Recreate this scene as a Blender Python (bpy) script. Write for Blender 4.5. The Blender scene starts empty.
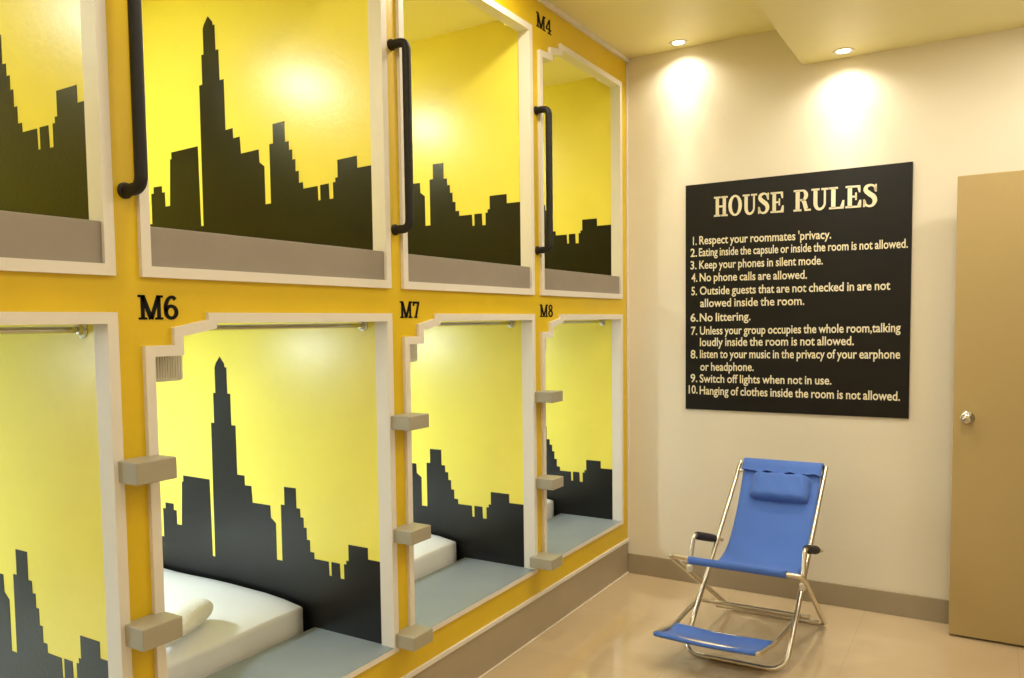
import bpy, bmesh, math, random
from mathutils import Vector, Matrix
random.seed(4)
C = bpy.context.scene.collection
PI = math.pi

# ------------------------------------------------------------------ numbers
EYE = 1.4
CAM = Vector((1.6716, 0.0, EYE))
F_PX, YAW, PITCH, ROLL, PPX, PPY = 810.1, -0.570, -0.059, -0.0153, -42.5, 32.68
L = 4.2228                       # back wall
ROOM_X = 2.40
ROOM_Y0 = -1.6
YB, W, PER = 1.1863, 0.9358, 1.0029
Z1, Z2, Z3, Z4 = 1.5207, 1.4383, 2.664, 0.2975
ZC, ZS, SX = 2.8102, 2.6172, 0.893
ZT1, ZT0, ZB = 0.195, 0.177, 0.110
def yl(k): return YB + k*PER
def yr(k): return YB + W + k*PER

# ------------------------------------------------------------------ materials
def lin(c):
    def f(v):
        v /= 255.0
        return v/12.92 if v <= 0.04045 else ((v+0.055)/1.055)**2.4
    return (f(c[0]), f(c[1]), f(c[2]), 1)
def mat(name, rgb, rough=0.5, metal=0.0, bump=0.0, bscale=40.0, var=0.0, vscale=6.0, coat=0.0, sheen=0.0, spec=0.5):
    m = bpy.data.materials.new(name); m.use_nodes = True
    nt = m.node_tree; b = nt.nodes['Principled BSDF']
    b.inputs['Base Color'].default_value = lin(rgb)
    b.inputs['Roughness'].default_value = rough
    b.inputs['Metallic'].default_value = metal
    b.inputs['Coat Weight'].default_value = coat
    b.inputs['Sheen Weight'].default_value = sheen
    b.inputs['Specular IOR Level'].default_value = spec
    tc = nt.nodes.new('ShaderNodeTexCoord')
    if var > 0:
        n = nt.nodes.new('ShaderNodeTexNoise'); n.inputs['Scale'].default_value = vscale; n.inputs['Detail'].default_value = 4
        nt.links.new(tc.outputs['Object'], n.inputs['Vector'])
        r = nt.nodes.new('ShaderNodeValToRGB')
        a = lin(rgb)
        r.color_ramp.elements[0].position = .3; r.color_ramp.elements[1].position = .7
        r.color_ramp.elements[0].color = (a[0]*(1-var), a[1]*(1-var), a[2]*(1-var), 1)
        r.color_ramp.elements[1].color = (min(1, a[0]*(1+var)), min(1, a[1]*(1+var)), min(1, a[2]*(1+var)), 1)
        nt.links.new(n.outputs['Fac'], r.inputs['Fac']); nt.links.new(r.outputs['Color'], b.inputs['Base Color'])
    if bump > 0:
        n = nt.nodes.new('ShaderNodeTexNoise'); n.inputs['Scale'].default_value = bscale; n.inputs['Detail'].default_value = 5
        nt.links.new(tc.outputs['Object'], n.inputs['Vector'])
        bp = nt.nodes.new('ShaderNodeBump'); bp.inputs['Strength'].default_value = bump; bp.inputs['Distance'].default_value = 0.004
        nt.links.new(n.outputs['Fac'], bp.inputs['Height']); nt.links.new(bp.outputs['Normal'], b.inputs['Normal'])
    return m
def emit_mat(name, rgb, strength):
    m = bpy.data.materials.new(name); m.use_nodes = True
    b = m.node_tree.nodes['Principled BSDF']
    b.inputs['Base Color'].default_value = lin(rgb)
    b.inputs['Emission Color'].default_value = lin(rgb); b.inputs['Emission Strength'].default_value = strength
    return m
M = {
 'podwhite': mat('white pod paint', (232,232,226), .45, bump=.10, bscale=70),
 'yellow':  mat('yellow facade paint', (221,187,22), .42, bump=.12, bscale=60, var=.03),
 'podyel':  mat('yellow pod paint', (244,228,92), .30, bump=.10, bscale=70, var=.02),
 'podceil': mat('pod ceiling paint', (248,240,190), .6, bump=.08),
 'black':   mat('black skyline paint', (7,7,7), .28, coat=.0, bump=.12, bscale=90),
 'white':   mat('white trim paint', (228,221,210), .45, bump=.15, bscale=50),
 'grey':    mat('grey board paint', (146,136,124), .5, bump=.12, bscale=60, var=.03),
 'plat':    mat('grey platform paint', (138,146,148), .38, bump=.15, bscale=14, var=.04),
 'plinth':  mat('taupe plinth tile', (168,154,130), .35, var=.04, vscale=4),
 'base':    mat('taupe baseboard', (158,144,120), .4, var=.03),
 'wall':    mat('cream wall paint', (230,221,202), .55, bump=.15, bscale=45, var=.015, vscale=2),
 'ceil':    mat('cream ceiling paint', (240,229,170), .45, bump=.08, var=.01),
 'step':    mat('grey step block paint', (164,156,136), .42, bump=.10, var=.03),
 'bar':     mat('black grab bar coating', (13,10,9), .6, bump=.3, bscale=140),
 'steel':   mat('polished steel', (205,200,190), .18, metal=1),
 'alu':     mat('brushed aluminium tube', (214,204,186), .28, metal=1),
 'board':   mat('black notice board', (10,8,6), .42, bump=.10, bscale=30, spec=.35),
 'letter':  mat('cream lettering', (232,222,190), .5),
 'ink':     mat('black number', (10,7,6), .7, spec=.2),
 'sheet':   mat('white bed sheet', (236,236,236), .8, bump=.5, bscale=8, sheen=.1),
 'towel':   mat('white terry towel', (232,230,220), .95, bump=.9, bscale=120, sheen=.3),
 'door':    mat('tan door laminate', (180,156,104), .42, var=.02, vscale=3),
 'fabric':  mat('blue canvas', (66,106,190), .75, bump=.35, bscale=220, sheen=.15, var=.04),
 'fabricd': mat('blue canvas seam', (36,70,160), .8, bump=.3, bscale=200),
 'foam':    mat('dark foam grip', (48,40,38), .8, bump=.5, bscale=200),
 'plastic': mat('white plastic', (222,218,204), .45),
 'grout':   mat('pale grout', (226,212,186), .6),
 'lamp':    emit_mat('glowing downlight', (255,236,196), 9),
 'plamp':   emit_mat('glowing pod lamp', (255,250,228), 6),
}
# floor: polished beige tile with faint joints
def floor_mat():
    m = bpy.data.materials.new('polished beige floor tile'); m.use_nodes = True
    nt = m.node_tree; b = nt.nodes['Principled BSDF']
    tc = nt.nodes.new('ShaderNodeTexCoord')
    br = nt.nodes.new('ShaderNodeTexBrick'); br.offset = 0; br.squash = 1
    br.inputs['Scale'].default_value = 1; br.inputs['Brick Width'].default_value = .6; br.inputs['Row Height'].default_value = .6
    br.inputs['Mortar Size'].default_value = .0012; br.inputs['Mortar Smooth'].default_value = .2
    br.inputs['Color1'].default_value = lin((208,184,148)); br.inputs['Color2'].default_value = lin((204,180,144)); br.inputs['Mortar'].default_value = lin((190,167,133))
    nt.links.new(tc.outputs['Object'], br.inputs['Vector'])
    n = nt.nodes.new('ShaderNodeTexNoise'); n.inputs['Scale'].default_value = 3; n.inputs['Detail'].default_value = 5
    nt.links.new(tc.outputs['Object'], n.inputs['Vector'])
    mx = nt.nodes.new('ShaderNodeMixRGB'); mx.blend_type = 'MULTIPLY'; mx.inputs['Fac'].default_value = .12
    nt.links.new(br.outputs['Color'], mx.inputs['Color1']); nt.links.new(n.outputs['Fac'], mx.inputs['Color2'])
    nt.links.new(mx.outputs['Color'], b.inputs['Base Color'])
    b.inputs['Roughness'].default_value = .07; b.inputs['Specular IOR Level'].default_value = .9
    return m
M['floor'] = floor_mat()

# ------------------------------------------------------------------ mesh helpers
def box(bm, x0, x1, y0, y1, z0, z1, mi=0, bev=0.0):
    vs = [bm.verts.new(p) for p in ((x0,y0,z0),(x1,y0,z0),(x1,y1,z0),(x0,y1,z0),(x0,y0,z1),(x1,y0,z1),(x1,y1,z1),(x0,y1,z1))]
    fs = []
    for q in ((0,3,2,1),(4,5,6,7),(0,1,5,4),(1,2,6,5),(2,3,7,6),(3,0,4,7)):
        f = bm.faces.new([vs[i] for i in q]); f.material_index = mi; fs.append(f)
    if bev > 0:
        es = list({e for f in fs for e in f.edges})
        r = bmesh.ops.bevel(bm, geom=es, offset=bev, segments=2, profile=.5, affect='EDGES')
        for f in r['faces']: f.material_index = mi
def obj(name, bm, mats, parent=None, smooth=False, angle=None):
    bmesh.ops.recalc_face_normals(bm, faces=bm.faces[:])
    me = bpy.data.meshes.new(name); bm.to_mesh(me); bm.free()
    if not isinstance(mats, (list, tuple)): mats = [mats]
    for m in mats: me.materials.append(m)
    if smooth:
        for p in me.polygons: p.use_smooth = True
        if angle:
            me.set_sharp_from_angle(angle=math.radians(angle))
    o = bpy.data.objects.new(name, me); C.objects.link(o)
    if parent is not None:
        o.parent = parent
        me.transform(Matrix.Translation(-Vector(parent.location))) if parent.type == 'EMPTY' else None
        if parent.type != 'EMPTY': pass
    return o
def tag(o, label=None, cat=None, group=None, kind=None):
    if label: o['label'] = label
    if cat: o['category'] = cat
    if group: o['group'] = group
    if kind: o['kind'] = kind
    return o
def thing(name, label, cat, loc, group=None):
    o = bpy.data.objects.new(name, None); C.objects.link(o)
    o.empty_display_size = .05; o.location = loc
    return tag(o, label, cat, group)
def struct(name, bm, m, smooth=False):
    o = obj(name, bm, m, None, smooth); o['kind'] = 'structure'; return o
def fillet(pts, r, n=6):
    pts = [Vector(p) for p in pts]; out = [pts[0]]
    for i in range(1, len(pts)-1):
        a, b, c = pts[i-1], pts[i], pts[i+1]
        u = (a-b); v = (c-b); rr = min(r, u.length*.49, v.length*.49)
        p0 = b + u.normalized()*rr; p1 = b + v.normalized()*rr
        for k in range(n+1):
            t = k/n; out.append(p0*(1-t)**2 + b*2*t*(1-t) + p1*t*t)
    out.append(pts[-1]); return out
def tube(bm, pts, r, seg=12, mi=0, fil=0.0):
    pts = fillet(pts, fil) if fil > 0 else [Vector(p) for p in pts]
    rings = []; prev = None
    for i, p in enumerate(pts):
        if i == 0: t = pts[1]-p
        elif i == len(pts)-1: t = p-pts[i-1]
        else: t = (pts[i+1]-p).normalized() + (p-pts[i-1]).normalized()
        t.normalize()
        if prev is None:
            n = t.orthogonal().normalized()
        else:
            n = (prev - t*prev.dot(t)).normalized()
        prev = n; b = t.cross(n)
        rr = r[i] if isinstance(r, (list, tuple)) else r
        rings.append([bm.verts.new(p + (n*math.cos(2*PI*k/seg) + b*math.sin(2*PI*k/seg))*rr) for k in range(seg)])
    for a, b in zip(rings, rings[1:]):
        for k in range(seg):
            f = bm.faces.new((a[k], a[(k+1)%seg], b[(k+1)%seg], b[k])); f.material_index = mi
    bm.faces.new(rings[0][::-1]).material_index = mi; bm.faces.new(rings[-1]).material_index = mi
def lathe(bm, prof, origin, axis, seg=24, mi=0):
    """prof: list of (r, h) along axis"""
    o = Vector(origin); a = Vector(axis).normalized(); n = a.orthogonal().normalized(); b = a.cross(n)
    rings = [[bm.verts.new(o + a*h + (n*math.cos(2*PI*k/seg)+b*math.sin(2*PI*k/seg))*max(r, 1e-4)) for k in range(seg)] for r, h in prof]
    for p, q in zip(rings, rings[1:]):
        for k in range(seg):
            bm.faces.new((p[k], p[(k+1)%seg], q[(k+1)%seg], q[k])).material_index = mi
    bm.faces.new(rings[0][::-1]).material_index = mi; bm.faces.new(rings[-1]).material_index = mi
def offset_poly(P, d):
    """inset a CCW polygon by d"""
    n = len(P); out = []
    for i in range(n):
        a, b, c = Vector(P[i-1]), Vector(P[i]), Vector(P[(i+1) % n])
        e1 = (b-a).normalized(); e2 = (c-b).normalized()
        n1 = Vector((-e1.y, e1.x)); n2 = Vector((-e2.y, e2.x))
        k = (n1+n2); k /= (1+n1.dot(n2))
        q = b + k*d; out.append((q.x, q.y))
    return out
def fill_planar(bm, loops, to3, mi=0):
    edges = []
    for lp in loops:
        vs = [bm.verts.new(to3(p)) for p in lp]
        for a, b in zip(vs, vs[1:]+vs[:1]): edges.append(bm.edges.new((a, b)))
    r = bmesh.ops.triangle_fill(bm, use_beauty=True, use_dissolve=False, edges=edges)
    fs = [g for g in r['geom'] if isinstance(g, bmesh.types.BMFace)]
    for f in fs: f.material_index = mi
    return fs
def ext(bm, fs, vec):
    r = bmesh.ops.extrude_face_region(bm, geom=fs, use_keep_orig=True)
    vs = [g for g in r['geom'] if isinstance(g, bmesh.types.BMVert)]
    bmesh.ops.translate(bm, vec=vec, verts=vs)

# ------------------------------------------------------------------ room shell
bm = bmesh.new(); box(bm, -.06, ROOM_X+1.2, ROOM_Y0, L+.1, -.10, 0.0); struct('floor', bm, M['floor'])
bm = bmesh.new(); box(bm, -2.2, ROOM_X+1.2, L, L+.12, -.10, ZC+.3); struct('wall_back', bm, M['wall'])
bm = bmesh.new(); box(bm, -2.2, ROOM_X+1.2, ROOM_Y0-.12, ROOM_Y0, -.10, ZC+.3); struct('wall_front', bm, M['wall'])
# right wall with doorway (door leaf swung open against the back wall)
DY0, DY1, DH = 3.20, 4.06, 2.02
bm = bmesh.new()
box(bm, ROOM_X, ROOM_X+.12, ROOM_Y0, DY0, 0, ZC+.3); box(bm, ROOM_X, ROOM_X+.12, DY1, L, 0, ZC+.3); box(bm, ROOM_X, ROOM_X+.12, DY0, DY1, DH, ZC+.3)
struct('wall_right', bm, M['wall'])
bm = bmesh.new(); box(bm, ROOM_X+1.1, ROOM_X+1.2, ROOM_Y0, L, 0, ZC+.3); struct('wall_corridor', bm, M['wall'])
bm = bmesh.new()
box(bm, ROOM_X-.012, ROOM_X+.13, DY0-.045, DY0, 0, DH+.045, bev=.003); box(bm, ROOM_X-.012, ROOM_X+.13, DY1, DY1+.045, 0, DH+.045, bev=.003); box(bm, ROOM_X-.012, ROOM_X+.13, DY0, DY1, DH, DH+.045, bev=.003)
struct('trim_1', bm, M['door'])
# ceiling with dropped soffit on the right
bm = bmesh.new()
box(bm, -2.2, SX, ROOM_Y0, L, ZC, ZC+.12); box(bm, SX, ROOM_X+1.2, ROOM_Y0, L, ZS, ZC+.12)
struct('ceiling', bm, M['ceil'])
# baseboard on the back wall, plinth and mouldings on the pod wall
bm = bmesh.new(); box(bm, 0, ROOM_X, L-.010, L, 0, ZB, bev=.002); struct('baseboard_back', bm, M['base'])
bm = bmesh.new(); box(bm, -.05, .0, ROOM_Y0, L-.011, 0, ZT0); struct('baseboard_left', bm, M['plinth'])
bm = bmesh.new(); box(bm, -.05, .008, ROOM_Y0, L-.001, ZT0, ZT1, bev=.002); struct('trim_2', bm, M['white'])
bm = bmesh.new(); box(bm, 0, .009, ROOM_Y0, L-.011, 0, .006, bev=.002); struct('trim_3', bm, M['grout'])
bm = bmesh.new(); box(bm, 0, .020, ROOM_Y0, L, ZC-.022, ZC, bev=.004); struct('trim_4', bm, M['white'])
bm = bmesh.new(); box(bm, 0, .007, L-.012, L, ZT1, ZC-.022, bev=.001); struct('trim_5', bm, M['white'])
bm = bmesh.new(); box(bm, ROOM_X-.010, ROOM_X, ROOM_Y0, DY0-.05, 0, ZB, bev=.002); struct('baseboard_right', bm, M['base'])

# ------------------------------------------------------------------ pod facade
S1, S2, H1, H2 = .0825, .1861, .0366, .0789
def outer_lower(k):   # CCW seen from the room: (y,z)
    a, b = yl(k), yr(k)
    return [(a, Z4), (b, Z4), (b, Z2), (a+S2, Z2), (a+S2, Z2-.018), (a+S1, Z2-H1), (a+S1, Z2-H2), (a, Z2-H2)]
def outer_upper(k):
    a, b = yl(k), yr(k)
    return [(a, Z1), (b, Z1), (b, Z3), (a+S2+.02, Z3), (a+S2+.02, Z3-.026), (a+S1+.02, Z3-.044), (a+S1+.02, Z3-.075), (a, Z3-.082)]
FW = .026
COLS = (-1, 0, 1, 2)
def inner(P, lower):
    Q = offset_poly(P, FW)
    if lower:   # thin bottom rail
        Q[0] = (Q[0][0], .315); Q[1] = (Q[1][0], .315)
    return Q
bm = bmesh.new()
loops = [[(ROOM_Y0, ZT1), (L, ZT1), (L, ZC), (ROOM_Y0, ZC)]]
for k in COLS:
    loops.append(offset_poly(outer_lower(k), .010)[::-1]); loops.append(offset_poly(outer_upper(k), .012)[::-1])
fs = fill_planar(bm, loops, lambda p: Vector((0, p[0], p[1])))
ext(bm, fs, Vector((-.042, 0, 0)))
struct('wall_left', bm, M['yellow'])

# skyline silhouette (depth into pod x, height z) in the lower pods, measured on the mural wall
SKY = [(-2.0,.80),(-1.77,.80),(-1.77,.72),(-1.70,.72),(-1.70,.88),(-1.58,.88),(-1.58,.66),(-1.48,.66),(-1.48,.60),(-1.36,.60),(-1.36,.54),
 (-1.196,.538),(-1.196,.658),(-1.18,.658),(-1.18,.683),(-1.128,.683),(-1.128,.657),(-1.11,.657),(-1.11,.60),(-1.08,.60),(-1.07,.78),(-1.061,.78),(-1.061,.806),
 (-.902,.804),(-.898,.499),(-.883,.498),(-.881,1.03),(-.863,1.03),(-.863,1.147),(-.850,1.147),(-.850,1.247),(-.843,1.262),(-.82,1.289),(-.796,1.262),(-.794,1.248),(-.784,1.248),
 (-.783,1.147),(-.767,1.147),(-.766,1.026),(-.743,1.026),(-.742,.837),(-.702,.837),(-.701,.80),(-.666,.80),(-.662,.737),(-.568,.737),(-.566,.691),(-.541,.673),(-.541,.536),
 (-.512,.536),(-.512,.746),(-.493,.746),(-.493,.814),(-.434,.814),(-.434,.741),(-.416,.741),(-.415,.710),(-.400,.710),(-.400,.674),(-.386,.674),(-.386,.631),(-.371,.631),
 (-.371,.589),(-.352,.589),(-.351,.566),(-.283,.566),(-.281,.516),(-.270,.516),(-.270,.567),(-.231,.567),(-.229,.514),(-.211,.514),(-.211,.568),(-.200,.568),(-.200,.582),
 (-.189,.582),(-.189,.640),(-.102,.640),(-.102,.600),(-.051,.600)]
DEPTH = -2.0
NAMES = {-1: ('M1', 'M5'), 0: ('M2', 'M6'), 1: ('M3', 'M7'), 2: ('M4', 'M8')}
WHERE_U = {-1: 'upper sleeping pod at the far left edge, yellow with black skyline',
           0: 'upper sleeping pod directly above pod M6, yellow with tall black tower skyline',
           1: 'upper sleeping pod directly above pod M7, yellow with black skyline',
           2: 'upper sleeping pod M4 beside the cream wall, yellow with black skyline'}
WHERE_L = {-1: 'lower sleeping pod at the far left edge, cut by the frame, yellow with skyline',
           0: 'lower sleeping pod M6, yellow, tall black tower skyline, white bed and towel',
           1: 'lower sleeping pod M7, yellow with black skyline, bed end and grey platform',
           2: 'lower sleeping pod M8 beside the cream wall, yellow with black skyline'}
def make_frame(root, P, lower):
    Q = inner(P, lower); bm = bmesh.new(); n = len(P)
    X0, X1, X2 = .012, 0.0, -.042
    A = [bm.verts.new((X0, *p)) for p in P]; B = [bm.verts.new((X0, *p)) for p in Q]
    Cc = [bm.verts.new((X1-.002, *p)) for p in P]; D = [bm.verts.new((X2, *p)) for p in Q]
    Ee = [bm.verts.new((X2, *p)) for p in offset_poly(P, FW*.5)]
    for i in range(n):
        j = (i+1) % n
        bm.faces.new((A[i], A[j], B[j], B[i])); bm.faces.new((A[j], A[i], Cc[i], Cc[j]))
        bm.faces.new((B[i], B[j], D[j], D[i])); bm.faces.new((D[i], D[j], Ee[j], Ee[i]))
        bm.faces.new((Cc[i], Ee[i], Ee[j], Cc[j]))
    return obj('opening_frame', bm, M['white'], root)
def make_pod(k, lower):
    a, b = yl(k)+.016, yr(k)-.016
    z0, z1 = (.262, 1.46) if lower else (1.500, 2.712)
    dz = 0.0 if lower else 1.30
    root = thing('sleeping_pod', (WHERE_L if lower else WHERE_U)[k], 'sleeping pod', (0, (a+b)/2, z0),
                 'lower sleeping pods' if lower else 'upper sleeping pods')
    bm = bmesh.new()
    box(bm, DEPTH-.03, DEPTH, a-.03, b+.03, z0-.02, z1+.02)                 # end wall
    box(bm, DEPTH, -.043, a-.03, a, z0-.02, z1+.02)                           # near side wall
    box(bm, DEPTH, -.043, a, b, z0-.02, z0)                                   # bed base
    obj('pod_shell', bm, M['podwhite'] if lower else M['podyel'], root)
    bm = bmesh.new(); box(bm, DEPTH, -.043, a, b, z1, z1+.02); obj('pod_ceiling', bm, M['podwhite'] if lower else M['podceil'], root)
    # far side wall with the painted skyline
    bm = bmesh.new(); box(bm, DEPTH, -.043, b, b+.03, z0-.02, z1+.02, 0)
    def place(x, z):
        if lower:
            return {-1: (.90*x+.005, z+.022), 0: (x, z), 1: (1.10*x-.008, z-.003), 2: (x-.012, z-.006)}[k]
        if k == -1: return (.93*x+.012, z+1.315)
        if k == 0: return (.992*x-.009, z+1.328+.038*max(x, -1.1)-.06*max(0, z-1))
        return (x-.012, z+1.324) if k == 1 else (x-.026, z+1.320)
    pts = [place(x, z) for x, z in SKY]; pts[-1] = (-.044, pts[-1][1]); pts[0] = (DEPTH, pts[0][1]); pts = [(max(DEPTH, x), z) for x, z in pts]
    pts = pts + [(-.044, z0+.001), (DEPTH, z0+.001)]
    fs = fill_planar(bm, [pts], lambda p: Vector((p[0], b-.0012, p[1])), 1)
    ext(bm, fs, Vector((0, .001, 0)))
    for f in bm.faces:
        if f.calc_center_median().y < b-.0001: f.material_index = 1
    obj('skyline_wall', bm, [M['podyel'], M['black']], root)
    make_frame(root, (outer_lower if lower else outer_upper)(k), lower)
    if lower:
        bm = bmesh.new(); box(bm, -.36, -.043, a, b, z0, .3155, bev=.001); box(bm, -.043, .010, a+.0105, b-.0105, .3153, .3168); obj('platform', bm, M['plat'], root)
    else:
        Q = inner(outer_upper(k), False)
        bm = bmesh.new(); box(bm, -.018, .003, Q[0][0], Q[1][0], Q[0][1], 1.641, bev=.002); o = obj('guard_board', bm, M['grey'], root); o['label'] = 'low grey guard board'
    # pod lamp on the near side wall
    lz = z1-.13; lx = -1.15
    lamp = bmesh.new(); box(lamp, lx-.10, lx+.10, a, a+.07, lz, lz+.05, bev=.006)
    lo = obj('pod_lamp', lamp, M['plastic'], root)
    bm = bmesh.new(); box(bm, lx-.085, lx+.085, a+.008, a+.062, lz-.004, lz+.002); d = obj('lamp_diffuser', bm, M['plamp'], root)
    d.parent = lo; 
    lt = bpy.data.lights.new('pod_light', 'AREA'); lt.shape = 'RECTANGLE'; lt.size = .17; lt.size_y = .055
    lt.energy = POD_E_L if lower else POD_E_U; lt.color = (.80, .93, 1.0) if lower else (.88, .98, 1.0); lt.spread = math.radians(176)
    o = bpy.data.objects.new('pod_light', lt); C.objects.link(o); o.location = (lx, a+.04, lz-.008)
    o.rotation_euler = (math.radians(18), 0, 0)
    # curtain rod just inside the opening
    rz = Z2-.038 if lower else Z3+.038
    rx = -.10
    r = thing('curtain_rod', 'thin steel curtain rod in the top of the %s pod %s' % ('lower' if lower else 'upper',
        {-1: 'at the far left edge', 0: 'M6' if lower else 'above M6', 1: 'M7' if lower else 'above M7', 2: 'M8' if lower else 'M4'}[k]), 'curtain rod', (rx, (a+b)/2, rz), 'curtain rods in the pods')
    bm = bmesh.new(); tube(bm, [(rx, a, rz), (rx, b, rz)], .0075, 14); obj('rod', bm, M['steel'], r, True, 40)
    for yy, s in ((a, 1), (b, -1)):
        bm = bmesh.new(); lathe(bm, [(.021, 0), (.021, .003), (.013, .006), (.012, .016), (.008, .017)], (rx, yy, rz), (0, s, 0)); obj('flange', bm, M['steel'], r, True, 35)
    if lower:
        # small ribbed fixture in the upper near corner
        f = thing('wall_light', 'small ribbed white light fitting in top left corner of lower pod %s' % {-1: 'at the far left', 0: 'M6', 1: 'M7', 2: 'M8'}[k], 'light', (-.09, a, 1.27), 'ribbed fittings in the lower pods')
        if k == -1:
            bpy.data.objects.remove(f)
        else:
            bm = bmesh.new(); y1 = yl(k)+.152
            box(bm, -.118, -.047, a, y1, 1.268, 1.43, bev=.008); obj('housing', bm, M['plastic'], f)
            bm = bmesh.new()
            yy = a+.006
            while yy < y1-.008:
                tube(bm, [(-.0455, yy, 1.276), (-.0455, yy, 1.40)], .0024, 8); yy += .0075
            obj('ribs', bm, M['plastic'], f)
    return root
POD_E_L, POD_E_U = 17.0, 13.0
for k in COLS:
    make_pod(k, False); make_pod(k, True)

# ------------------------------------------------------------------ mattresses and towel
def mattress(k):
    x0, x1, y0, y1, z0, z1 = DEPTH+.01, -.388, yl(k)+.03, yr(k)-.030, .2625, .418
    bm = bmesh.new(); nx, ny, nz = 40, 22, 6
    bmesh.ops.create_cube(bm, size=2)
    bmesh.ops.subdivide_edges(bm, edges=bm.edges[:], cuts=15, use_grid_fill=True)
    rnd = random.Random(k)
    hx, hy, hz = (x1-x0)/2, (y1-y0)/2, (z1-z0)/2; cr = .026
    for v in bm.verts:
        p = Vector((v.co.x*hx, v.co.y*hy, v.co.z*hz))
        q = Vector((max(-hx+cr, min(hx-cr, p.x)), max(-hy+cr, min(hy-cr, p.y)), max(-hz+cr, min(hz-cr, p.z))))
        d = p-q
        if d.length > 1e-6:
            m = max(abs(d.x), abs(d.y), abs(d.z)); p = q + d.normalized()*m
        top = max(0, v.co.z)
        p.z += top*(.010*math.cos(v.co.x*1.4)*math.cos(v.co.y*1.4)) + top*.003*math.sin(p.x*13+k)*math.cos(p.y*9)
        p.z -= top*.020*max(0, (p.x+hx*.0-hx+.18)/.18)
        v.co = p + Vector(((x0+x1)/2, (y0+y1)/2, (z0+z1)/2))
    o = obj('mattress', bm, M['sheet'], None, True)
    return o
ml = {0: 'white sheeted mattress in lower pod M6 with a rolled towel on it', 1: 'white sheeted mattress in lower pod M7', 2: 'white sheeted mattress in lower pod M8, barely seen past its left edge'}
for k in (0, 1, 2):
    tag(mattress(k), ml[k], 'mattress', 'white mattresses in the lower pods')
# rolled towel on the M6 bed
bm = bmesh.new()
a, b = Vector((-.415, 1.50, .466)), Vector((-.540, 1.765, .466))
n = 30; path = [a.lerp(b, i/n) for i in range(n+1)]
rad = [.043*min(1, (1-((abs(i-n/2)/(n/2))**7))**.5+.12) for i in range(n+1)]
tube(bm, path, rad, 28)
ax = (b-a).normalized()
for v in bm.verts:
    t = (v.co-a).dot(ax); c = a+ax*t; d = v.co-c
    ang = math.atan2(d.z, d.cross(ax).z+1e-9)
    v.co = c + Vector((d.x*1.15, d.y*1.15, d.z*.86)) * (1+.05*math.sin(3*ang+t*22)+.025*math.sin(t*70))
tag(obj('rolled_towel', bm, M['towel'], None, True), 'rolled white terry towel lying on the mattress in pod M6', 'towel')

# ------------------------------------------------------------------ steps and grab bars on the posts
step_lab = {1: 'to the left of pod M6', 2: 'between pods M6 and M7', 3: 'between pods M7 and M8'}
lev = {1.100: 'topmost', .720: 'middle', .362: 'lowest'}
for c in (0, 1, 2):
    for zt in (1.100, .720, .362):
        if c == 0 and zt < .5: continue
        y0 = yr(c-1)-.012; y1 = y0+.104; d = .088; zz = zt; hh = .046
        if c == 0: y0 -= .003; d = .079; hh = .051; zz = zt+.001
        if c == 2: d = .097
        if c == 1: y0 -= .006
        if c == 2 and zt < .5: y0 = 3.070; y1 = 3.173; d = .110; zz = .378
        bm = bmesh.new(); box(bm, .0, d, y0, y1, zz-hh, zz, bev=.0025)
        o = obj('step_block', bm, M['step']); me = o.data
        # start just clear of the frame face
        tag(o, '%s grey step block on the yellow post %s' % (('upper' if zt > 1 else 'lower') if c == 0 else lev[zt], step_lab[c+1]), 'step', 'grey step blocks on the posts')
bar_lab = {0: 'black grab bar left of the pod above M6, running out of view at the top',
           1: 'black grab bar on the post left of the pod above M7', 2: 'black grab bar on the post left of pod M4'}
for c in (0, 1, 2):
    y = yl(c)-.030 + (.009 if c == 2 else 0); zt, zb, xo = 2.318, 1.716, .063
    r = thing('grab_bar', bar_lab[c], 'grab bar', (0, y, zb), 'black grab bars between the upper pods')
    bm = bmesh.new(); tube(bm, [(0.004, y, zt), (xo, y, zt), (xo, y, zb), (0.004, y, zb)], .0145, 16, fil=.035)
    obj('bar', bm, M['bar'], r, True, 50)
    for z in (zt, zb):
        bm = bmesh.new(); lathe(bm, [(.0185, 0), (.0185, .006), (.015, .009)], (0, y, z), (1, 0, 0)); obj('flange', bm, M['bar'], r, True, 35)

# ------------------------------------------------------------------ slab-serif glyphs
def rect(x0, x1, z0, z1): return [(x0, z0), (x1, z0), (x1, z1), (x0, z1)]
def stroke(P, Wd):
    out = []
    for i in range(len(P)-1):
        w0 = Wd[i] if isinstance(Wd, list) else Wd; w1 = Wd[i+1] if isinstance(Wd, list) else Wd
        def nrm(j):
            a = P[max(0, j-1)]; b = P[min(len(P)-1, j+1)]; dx, dz = b[0]-a[0], b[1]-a[1]; l = math.hypot(dx, dz); return -dz/l, dx/l
        n0, n1 = nrm(i), nrm(i+1)
        out.append([(P[i][0]+n0[0]*w0/2, P[i][1]+n0[1]*w0/2), (P[i][0]-n0[0]*w0/2, P[i][1]-n0[1]*w0/2),
                    (P[i+1][0]-n1[0]*w1/2, P[i+1][1]-n1[1]*w1/2), (P[i+1][0]+n1[0]*w1/2, P[i+1][1]+n1[1]*w1/2)])
    return out
def smooth_pts(P, n=5):
    out = []
    for i in range(len(P)-1):
        p0 = P[max(0, i-1)]; p1 = P[i]; p2 = P[i+1]; p3 = P[min(len(P)-1, i+2)]
        for k in range(n):
            t = k/n
            out.append(tuple(.5*((2*p1[d])+(-p0[d]+p2[d])*t+(2*p0[d]-5*p1[d]+4*p2[d]-p3[d])*t*t+(-p0[d]+3*p1[d]-3*p2[d]+p3[d])*t**3) for d in range(len(p1))))
    out.append(P[-1]); return out
def vstroke(P):
    Q = smooth_pts(P); return stroke([(q[0], q[1]) for q in Q], [q[2] for q in Q])
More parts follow.
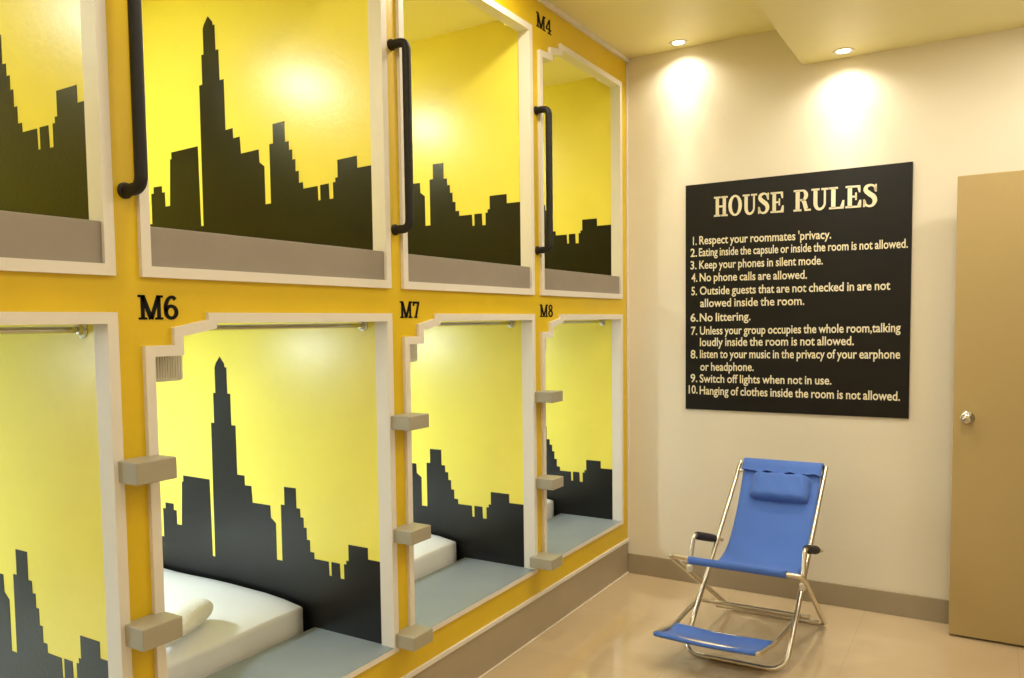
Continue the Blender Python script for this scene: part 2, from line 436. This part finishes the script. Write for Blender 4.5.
def ring(cx, cz, rx, rz, ix, iz, a0=0, a1=360, n=32):
    out = []
    for i in range(n):
        t0 = math.radians(a0+(a1-a0)*i/n); t1 = math.radians(a0+(a1-a0)*(i+1)/n)
        out.append([(cx+rx*math.cos(t0), cz+rz*math.sin(t0)), (cx+rx*math.cos(t1), cz+rz*math.sin(t1)), (cx+ix*math.cos(t1), cz+iz*math.sin(t1)), (cx+ix*math.cos(t0), cz+iz*math.sin(t0))])
    return out
G = {
 'H': (.86, [rect(.13,.32,.05,.95), rect(.54,.73,.05,.95), rect(.3,.56,.45,.55), rect(.03,.41,0,.09), rect(.45,.83,0,.09), rect(.03,.41,.91,1), rect(.45,.83,.91,1)]),
 'O': (.84, ring(.42,.5,.39,.52,.19,.42)),
 'U': (.86, [rect(.13,.32,.33,.95), rect(.62,.72,.33,.95), rect(.03,.42,.91,1), rect(.50,.84,.91,1)] + ring(.425,.34,.295,.36,.105,.24,180,270) + ring(.425,.34,.295,.36,.195,.24,270,360) ),
 'S': (.74, vstroke([(.60,.72,.10),(.55,.90,.10),(.38,.97,.10),(.20,.90,.16),(.17,.74,.20),(.34,.58,.22),(.52,.44,.22),(.58,.26,.20),(.50,.09,.14),(.34,.03,.10),(.18,.10,.10),(.12,.28,.10)]) + [rect(.58,.66,.66,1.0), rect(.06,.14,0,.34)]),
 'E': (.80, [rect(.13,.33,.05,.95), rect(.03,.70,.91,1), rect(.03,.74,0,.09), rect(.30,.52,.46,.55), rect(.47,.55,.34,.68), [(.56,.92),(.64,.68),(.71,.68),(.71,.95)], [(.56,.08),(.67,.34),(.75,.34),(.75,.05)]]),
 'R': (.88, [rect(.13,.33,.05,.95), rect(.03,.42,0,.09), rect(.03,.48,.91,1), rect(.3,.48,.47,.56), stroke([(.44,.52),(.55,.42),(.64,.10)], [.12,.20,.19])[0], stroke([(.44,.52),(.55,.42),(.64,.10)], [.12,.20,.19])[1], rect(.56,.87,0,.09)] + ring(.46,.735,.27,.265,.08,.175,-90,90)),
 'L': (.78, [rect(.13,.33,.05,.95), rect(.03,.44,.91,1), rect(.03,.72,0,.09), [(.54,.08),(.66,.38),(.74,.38),(.73,.05)]]),
 'M': (1.0, [rect(.11,.25,.05,.95), rect(.74,.88,.05,.95), rect(.02,.34,0,.09), rect(.65,.97,0,.09), rect(.01,.26,.90,1), rect(.73,.98,.90,1)] + stroke([(.19,.97),(.50,.02)], .17) + stroke([(.80,.97),(.50,.02)], .15)),
 '6': (.62, ring(.32,.31,.29,.32,.13,.18) + vstroke([(.10,.32,.14),(.11,.60,.15),(.22,.86,.14),(.38,.94,.13),(.50,.84,.16)])),
 '7': (.60, [rect(.05,.57,.86,1), rect(.05,.16,.72,1), rect(.14,.40,0,.09)] + stroke([(.50,.90),(.27,.04)], .15)),
 '8': (.62, ring(.31,.28,.28,.29,.12,.16) + ring(.31,.75,.24,.25,.10,.13)),
 '4': (.66, [rect(.36,.50,.05,1), rect(.02,.62,.25,.36), rect(.24,.62,0,.09)] + stroke([(.42,.97),(.07,.32)], .12)),
 ' ': (.45, []),
}
def slab_text(bm, s, p0, p1, h, thick, up=Vector((0, 0, 1)), gap=-.02):
    """p0,p1: start and end of the baseline; strokes stand off the wall by thick"""
    tot = sum(G[c][0]+gap for c in s)
    u = (Vector(p1)-Vector(p0)); k = u.length/tot; u.normalize(); x = 0; nrm = u.cross(up).normalized()
    for c in s:
        w, polys = G[c]
        for i, P in enumerate(polys):
            off = nrm*(thick)
            V0 = [bm.verts.new(Vector(p0)+u*((x+q[0])*k)+up*(q[1]*h)) for q in P]
            V1 = [bm.verts.new(v.co+off) for v in V0]
            m = len(P)
            bm.faces.new(V1)
            for i in range(m): bm.faces.new((V0[i], V0[(i+1)%m], V1[(i+1)%m], V1[i]))
        x += w+gap
def label_sign(s, y0, y1, z0, h, lab):
    bm = bmesh.new(); slab_text(bm, s, (0, y0, z0), (0, y1, z0), h, .0015)
    tag(obj('pod_number', bm, M['ink']), lab, 'pod number', 'pod numbers on the yellow wall')
label_sign('M6', 1.179, 1.290, 1.4215, .058, 'black slab serif number M6 above the lower pod with the tall tower')
label_sign('M7', 2.178, 2.290, 1.4230, .057, 'black slab serif number M7 on the yellow wall')
label_sign('M8', 3.189, 3.318, 1.4250, .056, 'black slab serif number M8 on the yellow wall')
label_sign('M4', 3.183, 3.328, 2.6800, .063, 'black slab serif number M4 high on the yellow wall under the ceiling')

# ------------------------------------------------------------------ camera axes, also used to read the photo's points on a plane
fwd = Vector((math.sin(YAW)*math.cos(PITCH), math.cos(YAW)*math.cos(PITCH), math.sin(PITCH)))
right0 = Vector((math.cos(YAW), -math.sin(YAW), 0)); up0 = right0.cross(fwd)
cr_, sr_ = math.cos(ROLL), math.sin(ROLL)
RV = right0*cr_+up0*sr_; UV = -right0*sr_+up0*cr_

# ------------------------------------------------------------------ house rules board
BX0, BX1, BZ0, BZ1 = .3276, 1.3696, .9332, 2.1017
board = thing('notice_board', 'large black house rules board with cream lettering on the cream wall', 'sign', ((BX0+BX1)/2, L, BZ0))
bm = bmesh.new(); box(bm, BX0, BX1, L-.012, L-.0003, BZ0, BZ1, bev=.0015); obj('panel', bm, M['board'], board)
PY = L-.0122
TITLE = [('HOUSE', (0.473, 1.928), (0.818, 1.922), 0.101), ('RULES', (0.858, 1.921), (1.23, 1.914), 0.103)]
RULES = [
 [('1.', 0.367, 1.792, 0.386, 1.791, 0.044), ("Respect your roommates 'privacy.", 0.4, 1.793, 1.032, 1.78, 0.044)],
 [('2.', 0.354, 1.731, 0.388, 1.731, 0.044), ('Eating inside the capsule or inside the room is not allowed.', 0.398, 1.732, 1.355, 1.716, 0.043)],
 [('3.', 0.354, 1.667, 0.386, 1.666, 0.044), ('Keep your phones in silent mode.', 0.4, 1.667, 0.996, 1.659, 0.044)],
 [('4.', 0.359, 1.601, 0.39, 1.601, 0.045), ('No phone calls are allowed.', 0.402, 1.602, 0.925, 1.594, 0.044)],
 [('5.', 0.359, 1.532, 0.388, 1.532, 0.045), ('Outside guests that are not checked in are not', 0.403, 1.533, 1.286, 1.528, 0.044), ('allowed inside the room.', 0.405, 1.469, 0.914, 1.468, 0.044)],
 [('6.', 0.354, 1.394, 0.394, 1.394, 0.044), ('No littering.', 0.403, 1.394, 0.66, 1.397, 0.044)],
 [('7.', 0.357, 1.325, 0.39, 1.325, 0.044), ('Unless your group occupies the whole room,talking', 0.404, 1.326, 1.331, 1.333, 0.044), ('loudly inside the room is not allowed.', 0.404, 1.266, 1.136, 1.272, 0.045)],
 [('8.', 0.355, 1.202, 0.392, 1.202, 0.045), ('listen to your music in the privacy of your earphone', 0.404, 1.204, 1.331, 1.21, 0.045), ('or headphone.', 0.406, 1.138, 0.677, 1.141, 0.045)],
 [('9.', 0.355, 1.076, 0.391, 1.077, 0.045), ('Switch off lights when not in use.', 0.403, 1.076, 1.04, 1.082, 0.044)],
 [('10.', 0.345, 1.016, 0.392, 1.017, 0.045), ('Hanging of clothes inside the room is not allowed.', 0.403, 1.014, 1.333, 1.015, 0.045)],
]
def sans_mesh(s):
    cu = bpy.data.curves.new('t', 'FONT'); cu.body = s; cu.size = 1; cu.offset = .016; cu.resolution_u = 3; cu.space_word = .8
    o = bpy.data.objects.new('t', cu); C.objects.link(o)
    bpy.context.view_layer.update()
    me = bpy.data.meshes.new_from_object(o.evaluated_get(bpy.context.evaluated_depsgraph_get()))
    bpy.data.objects.remove(o); bpy.data.curves.remove(cu)
    return me
def sans_line(name, s, x0, z0, x1, z1, h, parent):
    me = sans_mesh(s)
    xs = [v.co.x for v in me.vertices]; a, b = min(xs), max(xs)
    for v in me.vertices:
        t = (v.co.x-a)/(b-a)
        v.co = Vector((x0+(x1-x0)*t, PY-.0008, z0+(z1-z0)*t + v.co.y/.73*h))
    me.transform(Matrix.Translation(-Vector(parent.location)))
    me.materials.append(M['letter'])
    o = bpy.data.objects.new(name, me); C.objects.link(o); o.parent = parent
    return o
for s, a, b, h in TITLE:
    bm = bmesh.new(); slab_text(bm, s, (a[0], PY, a[1]), (b[0], PY, b[1]), h, .0012)
    obj('title_lettering', bm, M['letter'], board)
for parts_ in RULES:
    mes = []
    bmj = bmesh.new()
    for s, x0, z0, x1, z1, h in parts_:
        me = sans_mesh(s); xs = [v.co.x for v in me.vertices]; a, b = min(xs), max(xs)
        for v in me.vertices:
            t = (v.co.x-a)/(b-a)
            v.co = Vector((x0+(x1-x0)*t, PY-.0008, z0+(z1-z0)*t + v.co.y/.73*h))
        bmj.from_mesh(me); bpy.data.meshes.remove(me)
    obj('rule_lettering', bmj, M['letter'], board)

# ------------------------------------------------------------------ door leaf, swung open in front of the back wall
DX0, DX1, DFY = 1.5488, 2.385, L-.1656
bm = bmesh.new(); box(bm, DX0, DX1, DFY, DFY+.038, .010, 1.994, bev=.002)
door = struct('door_1', bm, M['door'])
bm = bmesh.new()
lathe(bm, [(.026, 0), (.026, .004), (.020, .008), (.009, .012), (.009, .026), (.017, .031), (.0225, .040), (.023, .048), (.019, .056), (.008, .060)], (1.603, DFY, .966), (0, -1, 0), 28)
lathe(bm, [(.006, .060), (.006, .062), (.002, .0625)], (1.603, DFY, .966), (0, -1, 0), 12)
kn = obj('door_handle', bm, M['steel'], None, True, 50); kn.parent = door; kn['label'] = 'round steel door knob'

# ------------------------------------------------------------------ recessed downlights
def downlight(x, y, z, lab, E=12, ang=88):
    r = thing('downlight', lab, 'ceiling light', (x, y, z), 'recessed ceiling downlights')
    bm = bmesh.new(); lathe(bm, [(.030, -.001), (.044, -.004), (.047, 0), (.030, 0)], (x, y, z), (0, 0, 1), 32); obj('trim_ring', bm, M['plastic'], r, True, 30)
    bm = bmesh.new(); lathe(bm, [(.0, -.0035), (.029, -.003), (.029, -.001)], (x, y, z), (0, 0, 1), 24); obj('diffuser', bm, M['lamp'], r, True)
    for e_, a_, s_ in ((E*.85, 30, 1.0), (E*.26, 62, 1.0), (E*.26, 150, 1.0)):
        lt = bpy.data.lights.new('downlight_beam', 'SPOT'); lt.energy = e_; lt.color = (1, .925, .76); lt.spot_size = math.radians(a_); lt.spot_blend = s_; lt.shadow_soft_size = .028
        o = bpy.data.objects.new('downlight_beam', lt); C.objects.link(o); o.location = (x, y, z-.012)
downlight(.318, 4.125, ZC, 'glowing round ceiling downlight nearest the yellow pod wall', 50)
downlight(1.090, 4.110, ZS, 'glowing round ceiling downlight in the dropped soffit above the notice board', 50)
for i, (x, y, z) in enumerate([(.318, 2.7, ZC), (1.09, 3.2, ZS), (1.75, 2.4, ZS), (.318, 1.3, ZC), (1.3, .9, ZS), (.5, -.2, ZC), (1.9, -.3, ZS), (1.2, -1.2, ZS), (2.05, 3.6, ZS)]):  # unseen fill lights added out of view to brighten the room, no fixtures
    lt = bpy.data.lights.new('room_fill', 'AREA'); lt.shape = 'DISK'; lt.size = .16; lt.energy = 8.4 if y > 1.5 else 6.4; lt.color = (1, .93, .78)
    o = bpy.data.objects.new('room_fill', lt); C.objects.link(o); o.location = (x, y, z-.012)

# ------------------------------------------------------------------ blue folding lounger
T = .0105
ch = thing('folding_lounger', 'blue canvas folding lounge chair with aluminium frame, head cushion and footrest by the cream wall', 'lounge chair', (.85, 3.5, 0))
Lb, Lt = Vector((.617, 3.292, .014)), Vector((.6815, 3.95, .722)); Rb, Rt = Vector((1.022, 3.330, .014)), Vector((1.060, 3.95, .724))
bm = bmesh.new()
up_l = Lb.lerp(Lt, .012)
tube(bm, [Lt, Lb+Vector((0, -.018, -.003)), Rb+Vector((0, -.045, -.003)), Rt], T, 12, fil=.075)
obj('back_frame', bm, M['alu'], ch, True, 50)
def on(a, b, t): return a.lerp(b, t)
for t in (.985, .945):
    bm = bmesh.new(); tube(bm, [on(Lb, Lt, t), on(Rb, Rt, t)], .008); obj('top_crossbar', bm, M['alu'], ch, True, 50)
# seat frame: front bar high, side rails running down to a rear floor bar
sL, sR = Vector((.556, 3.300, .406)), Vector((1.083, 3.300, .396)); rL, rR = Vector((.645, 3.90, .014)), Vector((1.070, 3.90, .014))
bm = bmesh.new(); tube(bm, [sL+Vector((.01,0,0)), sL, rL, rR, sR, sL+Vector((.012,.0,0))], T, 12, fil=.03); obj('seat_frame', bm, M['alu'], ch, True, 50)
bm = bmesh.new(); tube(bm, [Vector((.600, 3.50, .168)), Vector((1.075, 3.50, .172))], .009); obj('cross_brace', bm, M['alu'], ch, True, 50)
bm = bmesh.new(); tube(bm, [Vector((.645, 3.66, .098)), Vector((1.088, 3.66, .100))], .008); obj('cross_brace', bm, M['alu'], ch, True, 50)
# arm rests
for s, (a0, a1, a2) in (('l', ((.600, 3.415, .333), (.605, 3.455, .466), (.660, 3.70, .395))), ('r', ((1.068, 3.370, .340), (1.066, 3.420, .476), (1.092, 3.64, .420)))):
    a0, a1, a2 = Vector(a0), Vector(a1), Vector(a2)
    bm = bmesh.new(); tube(bm, [a0, a1, a2], .0095, 12, fil=.025); ar = obj('armrest', bm, M['alu'], ch, True, 50)
    g0, g1 = a1.lerp(a2, .08), a1.lerp(a2, .74)
    bm = bmesh.new(); pp = [g0.lerp(g1, t) for t in (0, .05, .12, .5, .88, .95, 1)]; tube(bm, pp, [.012, .0165, .018, .0185, .018, .0165, .012], 16)
    g = obj('grip', bm, M['foam'], ch, True); g.parent = ar; g['label'] = 'dark foam grip'
    bm = bmesh.new(); box(bm, a0.x-.010, a0.x+.010, a0.y-.016, a0.y+.016, a0.z-.018, a0.z+.012, bev=.004); obj('pivot', bm, M['plastic'], ch)
# sling: top wraps the crossbar, hangs below the rails, rises to the front bar
prof = []   # (t-coordinate: y, z)
ctrl = [(3.952, .714), (3.948, .735), (3.930, .738), (3.912, .722), (3.87, .660), (3.80, .575), (3.72, .483), (3.64, .400), (3.56, .355), (3.48, .343), (3.40, .356), (3.34, .382), (3.312, .401), (3.298, .414), (3.286, .408), (3.285, .392), (3.296, .384)]
cc = smooth_pts([(a, b) for a, b in ctrl], 4)
def sling_x(y):
    t = (y-3.29)/(3.95-3.29); t = max(0, min(1, t))
    l = .632 + (.704-.632)*t + .036*math.sin(PI*t); r = 1.022 + (1.050-1.022)*t + .002*math.sin(PI*t)
    return l, r
bm = bmesh.new(); NX = 20; rows = []
for (y, z) in cc:
    l, r = sling_x(y); row = []
    for i in range(NX+1):
        u = i/NX; x = l+(r-l)*u
        sag = .008*math.sin(PI*u)*math.sin(PI*max(0, min(1, (y-3.3)/.62)))
        row.append(bm.verts.new((x, y+sag*.6, z-sag)))
    rows.append(row)
for a, b in zip(rows, rows[1:]):
    for i in range(NX): bm.faces.new((a[i], a[i+1], b[i+1], b[i]))
sl = obj('sling', bm, M['fabric'], ch, True)
md = sl.modifiers.new('thick', 'SOLIDIFY'); md.thickness = .003; md.offset = 0
# flap over the top bars and head cushion
def cushion(name, cx, cy, cz, w, h, t, tilt, m, parent, rotz=0.0, puff=1.0, rough=.0):
    bm = bmesh.new(); bmesh.ops.create_cube(bm, size=2); bmesh.ops.subdivide_edges(bm, edges=bm.edges[:], cuts=11, use_grid_fill=True)
    for v in bm.verts:
        x, y, z = v.co
        r = max(abs(x), abs(z)); ang = math.atan2(z, x)
        k = 1-.07*max(0, (abs(x)*abs(z)))**4
        e = (1-abs(x)**12)*(1-abs(z)**10)
        thick = t*(.30+.70*max(0, e)**.5)
        wr = rough*math.sin(x*9+z*3)*.5 + rough*math.sin(x*17+1.3)*.3
        v.co = Vector((x*w/2*k, y*thick/2 - wr*.004*(1 if y < 0 else 0), z*h/2*k + wr*.003))
    rot = Matrix.Rotation(rotz, 4, 'Z') @ Matrix.Rotation(tilt, 4, 'X')
    bm.transform(Matrix.Translation((cx, cy, cz)) @ rot)
    return obj(name, bm, m, parent, True)
tilt = -math.atan2(.66, .707)*1.0      # lean back like the rails
tl = -(PI/2-math.atan2(.702, .65))
cushion('head_cushion', .886, 3.842, .632, .255, .140, .066, tl, M['fabric'], ch, 0, rough=1.0)
bm = bmesh.new()
fl = [(3.958, .716), (3.948, .736), (3.928, .738), (3.908, .722), (3.893, .703), (3.884, .692)]
rows = []
for j, (y, z) in enumerate(smooth_pts(fl, 4)):
    rows.append([])
    for i in range(25):
        u = i/24; x = .703+(1.051-.703)*u
        wv = .004*math.sin(u*23)+.003*math.sin(u*41+1)
        inn = max(0, (j-10)/10)
        x = x
        rows[-1].append(bm.verts.new((x, y-.004-abs(wv)*inn, z+.002+wv*inn)))
for a, b in zip(rows, rows[1:]):
    for i in range(24): bm.faces.new((a[i], a[i+1], b[i+1], b[i]))
fo = obj('head_flap', bm, M['fabric'], ch, True); md = fo.modifiers.new('thick', 'SOLIDIFY'); md.thickness = .004; md.offset = 0
# footrest
fL, fR = Vector((.553, 3.085, .140)), Vector((.968, 3.085, .142)); bL, bR = Vector((.610, 3.500, .168)), Vector((1.030, 3.500, .170)); mL, mR = Vector((.575, 3.275, .116)), Vector((.985, 3.275, .118))
bm = bmesh.new(); tube(bm, [bL, mL, fL, fR, mR, bR], .0095, 12, fil=.03); fr = obj('footrest_frame', bm, M['alu'], ch, True, 50)
bm = bmesh.new(); rows = []
prof = [(3.075, .138), (3.072, .146), (3.080, .152), (3.095, .150), (3.13, .136), (3.17, .125), (3.21, .120), (3.25, .123), (3.272, .129), (3.284, .124), (3.278, .114)]
for (y, z) in smooth_pts(prof, 3):
    t = (y-3.08)/.195; l = .553+(.575-.553)*t+.010; r = .968+(.985-.968)*t-.010
    rows.append([bm.verts.new((l+(r-l)*i/14, y, z-.006*math.sin(PI*i/14))) for i in range(15)])
for a, b in zip(rows, rows[1:]):
    for i in range(14): bm.faces.new((a[i], a[i+1], b[i+1], b[i]))
fs_ = obj('footrest_sling', bm, M['fabric'], ch, True); md = fs_.modifiers.new('thick', 'SOLIDIFY'); md.thickness = .003; md.offset = 0
bm = bmesh.new(); tube(bm, [Vector((.575, 3.275, .118)), Vector((.985, 3.275, .120))], .0075); obj('footrest_bar', bm, M['alu'], ch, True, 50)

# ------------------------------------------------------------------ world, camera, view
w = bpy.data.worlds.new('w'); bpy.context.scene.world = w; w.use_nodes = True
w.node_tree.nodes['Background'].inputs[0].default_value = (.02, .018, .014, 1); w.node_tree.nodes['Background'].inputs[1].default_value = .3
cam = bpy.data.cameras.new('camera'); co = bpy.data.objects.new('camera', cam); C.objects.link(co)
cam.sensor_width = 36; cam.lens = F_PX*36/1024; cam.shift_x = -PPX/1024; cam.shift_y = PPY/1024; cam.clip_start = .02
mw = Matrix((( RV.x, UV.x, -fwd.x, CAM.x), (RV.y, UV.y, -fwd.y, CAM.y), (RV.z, UV.z, -fwd.z, CAM.z), (0, 0, 0, 1)))
co.matrix_world = mw
sc = bpy.context.scene; sc.camera = co
sc.view_settings.view_transform = 'Standard'; sc.view_settings.look = 'None'; sc.view_settings.exposure = 0.0; sc.view_settings.gamma = 1; sc.view_settings.use_curve_mapping = False
